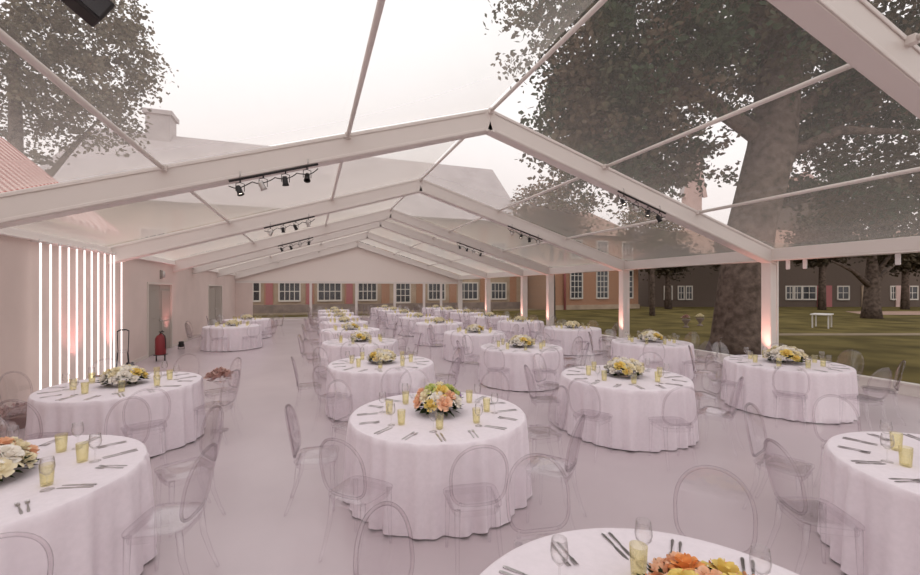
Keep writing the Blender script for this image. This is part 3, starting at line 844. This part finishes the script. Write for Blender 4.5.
bm = bmesh.new(); box(bm, 22.3, 33.6, 35.9, 36.02, -.12, .35); box(bm, 22.3, 33.6, 35.94, 36.0, 4.25, 4.6); obj('stone_band', bm, M['stone'], b)
bm = bmesh.new(); gable_roof(bm, 22.0, 33.9, 35.5, 46.5, 7.5, 11.0, 0, 3); obj('roof', bm, M['browntile'], b)
for x in (25.55, 28.75, 32.0): window(b, x, 36, 1.1, 3.9, 1.3, 3, 5, b); window(b, x, 36, 5.2, 6.9, 1.2, 3, 3, b)
bm = bmesh.new(); tube(bm, [(24.1, 35.85, -.1), (24.1, 35.85, 7.4)], .12, 8); obj('downpipe', bm, M['pinkdoor'], b)

# dark brick house beyond the lawn, square to the camera
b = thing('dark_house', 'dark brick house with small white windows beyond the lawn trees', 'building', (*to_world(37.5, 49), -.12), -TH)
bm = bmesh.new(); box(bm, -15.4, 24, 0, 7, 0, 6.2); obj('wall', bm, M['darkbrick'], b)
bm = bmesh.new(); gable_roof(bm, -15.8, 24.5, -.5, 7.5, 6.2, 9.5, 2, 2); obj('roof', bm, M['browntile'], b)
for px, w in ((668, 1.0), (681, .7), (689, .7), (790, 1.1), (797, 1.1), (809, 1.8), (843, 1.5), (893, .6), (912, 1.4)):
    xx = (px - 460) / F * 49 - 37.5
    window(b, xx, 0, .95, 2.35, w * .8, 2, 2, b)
for px, wd, mt in ((824, 1.7, 'pinkdoor'), (868, 1.6, 'stone'), (902, 1.6, 'render'), (728, .9, 'stone')):
    xx = (px - 460) / F * 49 - 37.5
    bm = bmesh.new(); box(bm, xx - wd/2, xx + wd/2, -.12, -.0, 0, 2.5); obj('wall_bay', bm, M[mt], b)
# gabled houses seen through the roof, behind the great tree
def gabled(px, d, zap, w, pitch, wallm, roofm, lab, dep=5):
    l = (px - 460) / F * d
    b = thing('gabled_house', lab, 'building', (*to_world(l, d), -.12), -TH)
    ze = zap - (w / 2) * pitch
    bm = bmesh.new()
    A = [bm.verts.new((x, 0, z)) for x, z in ((-w/2, 0), (w/2, 0), (w/2, ze), (0, zap), (-w/2, ze))]; B = [bm.verts.new((v.co.x, dep, v.co.z)) for v in A]
    bm.faces.new(A); bm.faces.new(B[::-1])
    for i in range(5): bm.faces.new((A[i], B[i], B[(i+1)%5], A[(i+1)%5]))
    obj('wall', bm, M[wallm], b)
    bm = bmesh.new(); bv = bmesh.new()
    for s in (-1, 1):
        q = [(s*(w/2+.3), -.25, ze - .3 * pitch), (0, -.25, zap), (0, dep + .2, zap), (s*(w/2+.3), dep + .2, ze - .3 * pitch)]
        v0 = [bm.verts.new(p) for p in q]; v1 = [bm.verts.new((p[0], p[1], p[2] + .25)) for p in q]
        bm.faces.new(v0); bm.faces.new(v1[::-1])
        for i in range(4): bm.faces.new((v0[i], v1[i], v1[(i+1)%4], v0[(i+1)%4]))
        beam(bv, (q[0][0], -.32, q[0][2] - .15), (0, -.32, zap - .15), .1, .55)
    obj('roof', bm, M[roofm], b); obj('barge_board', bv, M['render'], b)
gabled(694, 58, 22.6, 2.2, 5.5, 'render', 'slate', 'pale pink steep narrow gable rising behind the big tree', 1.2)
gabled(806, 70, 21.5, 18, .85, 'darkbrick', 'browntile', 'dark wide gable with pale pink roof edges behind the big tree')
# red-tiled roof house right beside the solid wall
b = thing('tiled_house', 'house with faded red tiled roof close behind the solid wall', 'building', (0, 0, 0))
bm = bmesh.new(); box(bm, -11.5, -6.2, 4.5, 16.6, -.12, 3.7); obj('wall', bm, M['render'], b)
bm = bmesh.new()
q0 = [(-5.9, 4.2, 3.72), (-5.9, 16.9, 3.72), (-8.9, 16.9, 6.5), (-8.9, 4.2, 6.5), (-11.9, 4.2, 3.72), (-11.9, 16.9, 3.72)]
v0 = [bm.verts.new(p) for p in q0]; v1 = [bm.verts.new((p[0], p[1], p[2] + .14)) for p in q0]
for a in ((0,1,2,3), (3,2,5,4)):
    bm.faces.new([v0[i] for i in a][::-1]); bm.faces.new([v1[i] for i in a])
for i, j in ((0,1),(1,2),(2,5),(5,4),(4,3),(3,0)): bm.faces.new((v0[i], v0[j], v1[j], v1[i]))
obj('roof', bm, M['redtile'], b)

# ---------------------------------------------------------------- trees
def tree(name, label, x, y, trunk, crown, n_clusters, per, leaf, matl, branches, seed, group=None, bark='bark'):
    rnd = random.Random(seed)
    t = thing(name, label, 'tree', (x, y, -.13), 0, group)
    bm = bmesh.new(); tube(bm, [p for p, r in trunk], [r for p, r in trunk], 14)
    # flare and ridges
    for v in bm.verts:
        a = math.atan2(v.co.y, v.co.x); v.co.x += .03 * math.sin(7 * a + v.co.z); v.co.y += .03 * math.cos(6 * a + v.co.z)
    obj('trunk', bm, M[bark], t)
    for pts, rads in branches:
        bm = bmesh.new(); tube(bm, pts, rads, 8); obj('branch', bm, M[bark], t)
    V, Fc = [], []
    for (cx, cy, cz), (rx, ry, rz), share in crown:
        for _ in range(int(n_clusters * share)):
            while True:
                u = Vector((rnd.uniform(-1,1), rnd.uniform(-1,1), rnd.uniform(-1,1)))
                if .25 < u.length < 1: break
            u = u * (.75 + .25 * rnd.random())
            c = Vector((cx + u.x*rx, cy + u.y*ry, cz + u.z*rz)); sp = rnd.uniform(.35, .8) * (1 if leaf > .2 else .6)
            for _ in range(per):
                p = c + Vector((rnd.gauss(0, sp), rnd.gauss(0, sp), rnd.gauss(0, sp * .6)))
                d = Vector((rnd.uniform(-1,1), rnd.uniform(-1,1), rnd.uniform(-1,.5))).normalized()
                s = d.cross(Vector((rnd.uniform(-1,1), rnd.uniform(-1,1), rnd.uniform(-1,1))))
                if s.length < 1e-3: continue
                s.normalize(); L = leaf * rnd.uniform(.6, 1.3); k = len(V)
                V += [p, p + d*L*.45 + s*L*.32, p + d*L, p + d*L*.45 - s*L*.32]; Fc.append((k, k+1, k+2, k+3))
    me = bpy.data.meshes.new('foliage'); me.from_pydata([tuple(v) for v in V], [], Fc); me.materials.append(M[matl])
    link('foliage', me, t)
    return t
# great tree right of the marquee
bx, by = to_world(8.85, 13.3)
def off(l, d, z): 
    X, Y = to_world(l, d); return (X - bx, Y - by, z + .13)
tree('broad_tree', 'huge old tree with thick trunk and dark crown spreading over the clear roof', bx, by,
     [((0,0,0), .95), ((.02,0,.5), .78), (off(8.95,13.3,1.6), .70), (off(9.3,13.3,4), .68), (off(9.9,13.3,6.5), .66), (off(10.2,13.3,9), .62), (off(10.4,13.3,13), .42), (off(10.4,13.3,17), .15)],
     [(off(7.2, 13.6, 12.5), (6.3, 6.0, 6.2), .85), (off(12.8, 15.0, 10.5), (6.0, 6, 5.2), .38), (off(5.4, 13.5, 8.4), (3.4, 3.2, 2.8), .2), (off(4.4, 13.8, 7.3), (2.4, 2.5, 2.3), .16), (off(6.6, 14.6, 6.4), (3.0, 2, 1.5), .12), (off(15.0, 15.5, 5.6), (4.5, 2.5, 1.3), .12), (off(15.5, 15.0, 7.6), (4.5, 3.5, 2.8), .16), (off(15, 14, 12), (4.5, 5, 5.5), .3), (off(9.5, 15, 16), (7, 5, 3.5), .3)],
     540, 82, .20, 'leaf_dark',
     [([off(9.9,13.3,6.6), off(7.5,13.2,8.2), off(4.5,13,9.2)], [.3,.2,.06]), ([off(10,13.3,7), off(12.5,13.6,9), off(15.5,14,10)], [.3,.2,.06]),
      ([off(10.2,13.3,9), off(8,12.5,12), off(6,12,14.5)], [.28,.18,.05]), ([off(10.3,13.3,10), off(12,15,13), off(14,16,15)], [.25,.16,.05]), ([off(9.8,13.3,6), off(11.5,12.6,6.8), off(14,12.3,6.6)], [.22,.14,.05])], 3)
# tree beyond the tiled house
x, y = to_world(-18.2, 17)
bx, by = x, y
tree('grey_tree', 'grey-green tree rising behind the red tiled roof', x, y, [((0,0,0), .4), ((.05,0,4), .32), ((0,.1,9), .2), ((0,0,13), .07)],
     [((0, 0, 13.0), (5.0, 4.2, 7.0), 1.0), (off(-14.6, 17.5, 11.2), (2.2, 2.0, 3.4), .16)], 250, 90, .20, 'leaf_grey', [([(0,0,5), (1.5,.6,8), (2.6,1,10)], [.15,.1,.03]), ([(0,0,6), (-1.5,-.6,9), (-2.4,-1,11)], [.15,.1,.03])], 5)
x, y = to_world((552 - 460) / F * 30, 30)
tree('russet_tree', 'russet-brown tree in front of the brick wing, seen through the clear roof', x, y, [((0,0,0), .22), ((.05,0,2.5), .18), ((0,.1,6), .1), ((0,0,9), .04)],
     [((0, 0, 7.6), (3.4, 2.6, 2.7), 1.0), (off(10.5, 33, 7.0), (3.6, 1.6, 2.2), .0)], 110, 60, .26, 'leaf_brown', [([(0,0,3.2), (1.2,.3,5), (2.4,.5,6.6)], [.1,.07,.03]), ([(0,0,3.6), (-1.2,.3,5.2), (-2.2,.5,7)], [.1,.07,.03])], 31)
x, y = to_world((652 - 460) / F * 33, 33)
tree('russet_tree', 'smaller russet-brown tree between the brick wing and the huge trunk', x, y, [((0,0,0), .2), ((.05,0,2.5), .16), ((0,.1,6), .1), ((0,0,8), .04)],
     [((0, 0, 7.2), (2.9, 2.2, 2.5), 1.0)], 80, 60, .26, 'leaf_brown', [([(0,0,3.2), (1.2,.3,5), (2.0,.5,6.2)], [.1,.07,.03])], 32)
# small bare-limbed tree on the lawn
x, y = to_world(.9875 * 30, 30)
tree('lawn_tree', 'dark spreading lawn tree with forked trunk at the edge of the lawn', x, y, [((0,0,0), .62), ((0,0,1.0), .48), ((.05,0,2.6), .42), ((0,0,5), .2), ((0,0,7), .06)],
     [((0, 0, 6.5), (5.5, 4.5, 2.4), 1.0)], 120, 46, .3, 'hedge', [([(0,0,2.0), (2.0,.3,3.3), (4.6,.5,4.3)], [.24,.16,.05]), ([(0,0,2.2), (-1.6,.3,3.4), (-3.6,.5,4.1)], [.22,.14,.05]), ([(0,0,2.8), (.9,-.4,4.2), (1.8,-.8,5.6)], [.2,.12,.04])], 8)
# darker trees beyond
for i, (px, d, w, h, lab) in enumerate(((668, 44, 3.0, 7.4, 'dark round tree left of the huge trunk, against the dark house'), (736, 44, 3.0, 8.4, 'dark tree right behind the huge trunk'), (822, 42, 4.0, 8.6, 'dark tree against the dark house, right of the pink-lit post'), (905, 43, 3.8, 8.0, 'dark tree at the far end of the lawn'))):
    x, y = to_world((px - 460) / F * d, d)
    tree('dark_tree', lab, x, y, [((0,0,0), .35), ((0,0,h*.45), .25), ((0,0,h), .08)], [((0, 0, h * .72), (w if i != 1 else 3.0, w * .35, h * .24), 1.0)], 90, 42, .4, 'hedge',
         [([(0,0,h*.4), (w*.3,0,h*.6), (w*.5,0,h*.75)], [.15,.1,.03])], 20 + i)

# ---------------------------------------------------------------- small things on the lawn
def garden_table(l, d, lab):
    x, y = to_world(l, d); t = thing('garden_table', lab, 'table', (x, y, -.13), .4)
    bm = bmesh.new(); box(bm, -.75, .75, -.42, .42, .70, .75); obj('table_top', bm, M['white'], t, .01)
    for sx in (-.62, .62):
        for sy in (-.33, .33):
            bm = bmesh.new(); box(bm, sx - .03, sx + .03, sy - .03, sy + .03, 0, .70); obj('leg', bm, M['white'], t)
garden_table(.868 * 23, 23, 'white garden table on the lawn right of the pink-lit post')
for i, (px, d, c) in enumerate(((700, 24, 'cream'), (686, 23, 'dusky'))):
    x, y = to_world((px - 460) / F * d, d)
    t = thing('garden_urn', 'small urn of %s flowers on the lawn left of the pink-lit post' % ('pale' if i == 0 else 'dusky'), 'urn', (x, y, -.13))
    bm = bmesh.new(); lathe(bm, [(0, 0), (.16, 0), (.15, .05), (.06, .1), (.08, .2), (.2, .38), (.22, .46), (.18, .45), (0, .42)], 16); obj('pot', bm, M['plinth'], t)
    bm = bmesh.new()
    for k in range(10):
        me = ROSES[c][k % 2]; nb = len(bm.verts); bm.from_mesh(me); bm.verts.ensure_lookup_table()
        a = k * 2.4; mt = Matrix.Translation((.14*math.cos(a)*(k/10), .14*math.sin(a)*(k/10), .5 + .1*(1-k/10))) @ Matrix.Scale(3.0, 4)
        for v in bm.verts[nb:]: v.co = mt @ v.co
    obj('blooms', bm, ROSE[c], t)

# ---------------------------------------------------------------- sky
w = bpy.data.worlds.new('overcast'); SC.world = w; w.use_nodes = True
nt = w.node_tree; nt.nodes.clear()
out = nt.nodes.new('ShaderNodeOutputWorld'); bg = nt.nodes.new('ShaderNodeBackground')
tc = nt.nodes.new('ShaderNodeTexCoord'); sp = nt.nodes.new('ShaderNodeSeparateXYZ'); nt.links.new(tc.outputs['Generated'], sp.inputs[0])
rp = nt.nodes.new('ShaderNodeValToRGB')
rp.color_ramp.elements[0].position = .0; rp.color_ramp.elements[0].color = (.95, .86, .84, 1)
rp.color_ramp.elements[1].position = .5; rp.color_ramp.elements[1].color = (1, .985, .98, 1)
nt.links.new(sp.outputs['Z'], rp.inputs['Fac']); nt.links.new(rp.outputs['Color'], bg.inputs['Color'])
bg.inputs['Strength'].default_value = 1.24
nt.links.new(bg.outputs[0], out.inputs['Surface'])

SC.view_settings.view_transform = 'Standard'
SC.view_settings.look = 'None'
SC.view_settings.exposure = 0.0
SC.cycles.transparent_max_bounces = 48
SC.cycles.max_bounces = 8
SC.cycles.diffuse_bounces = 4
SC.cycles.glossy_bounces = 3
SC.cycles.sample_clamp_indirect = 4
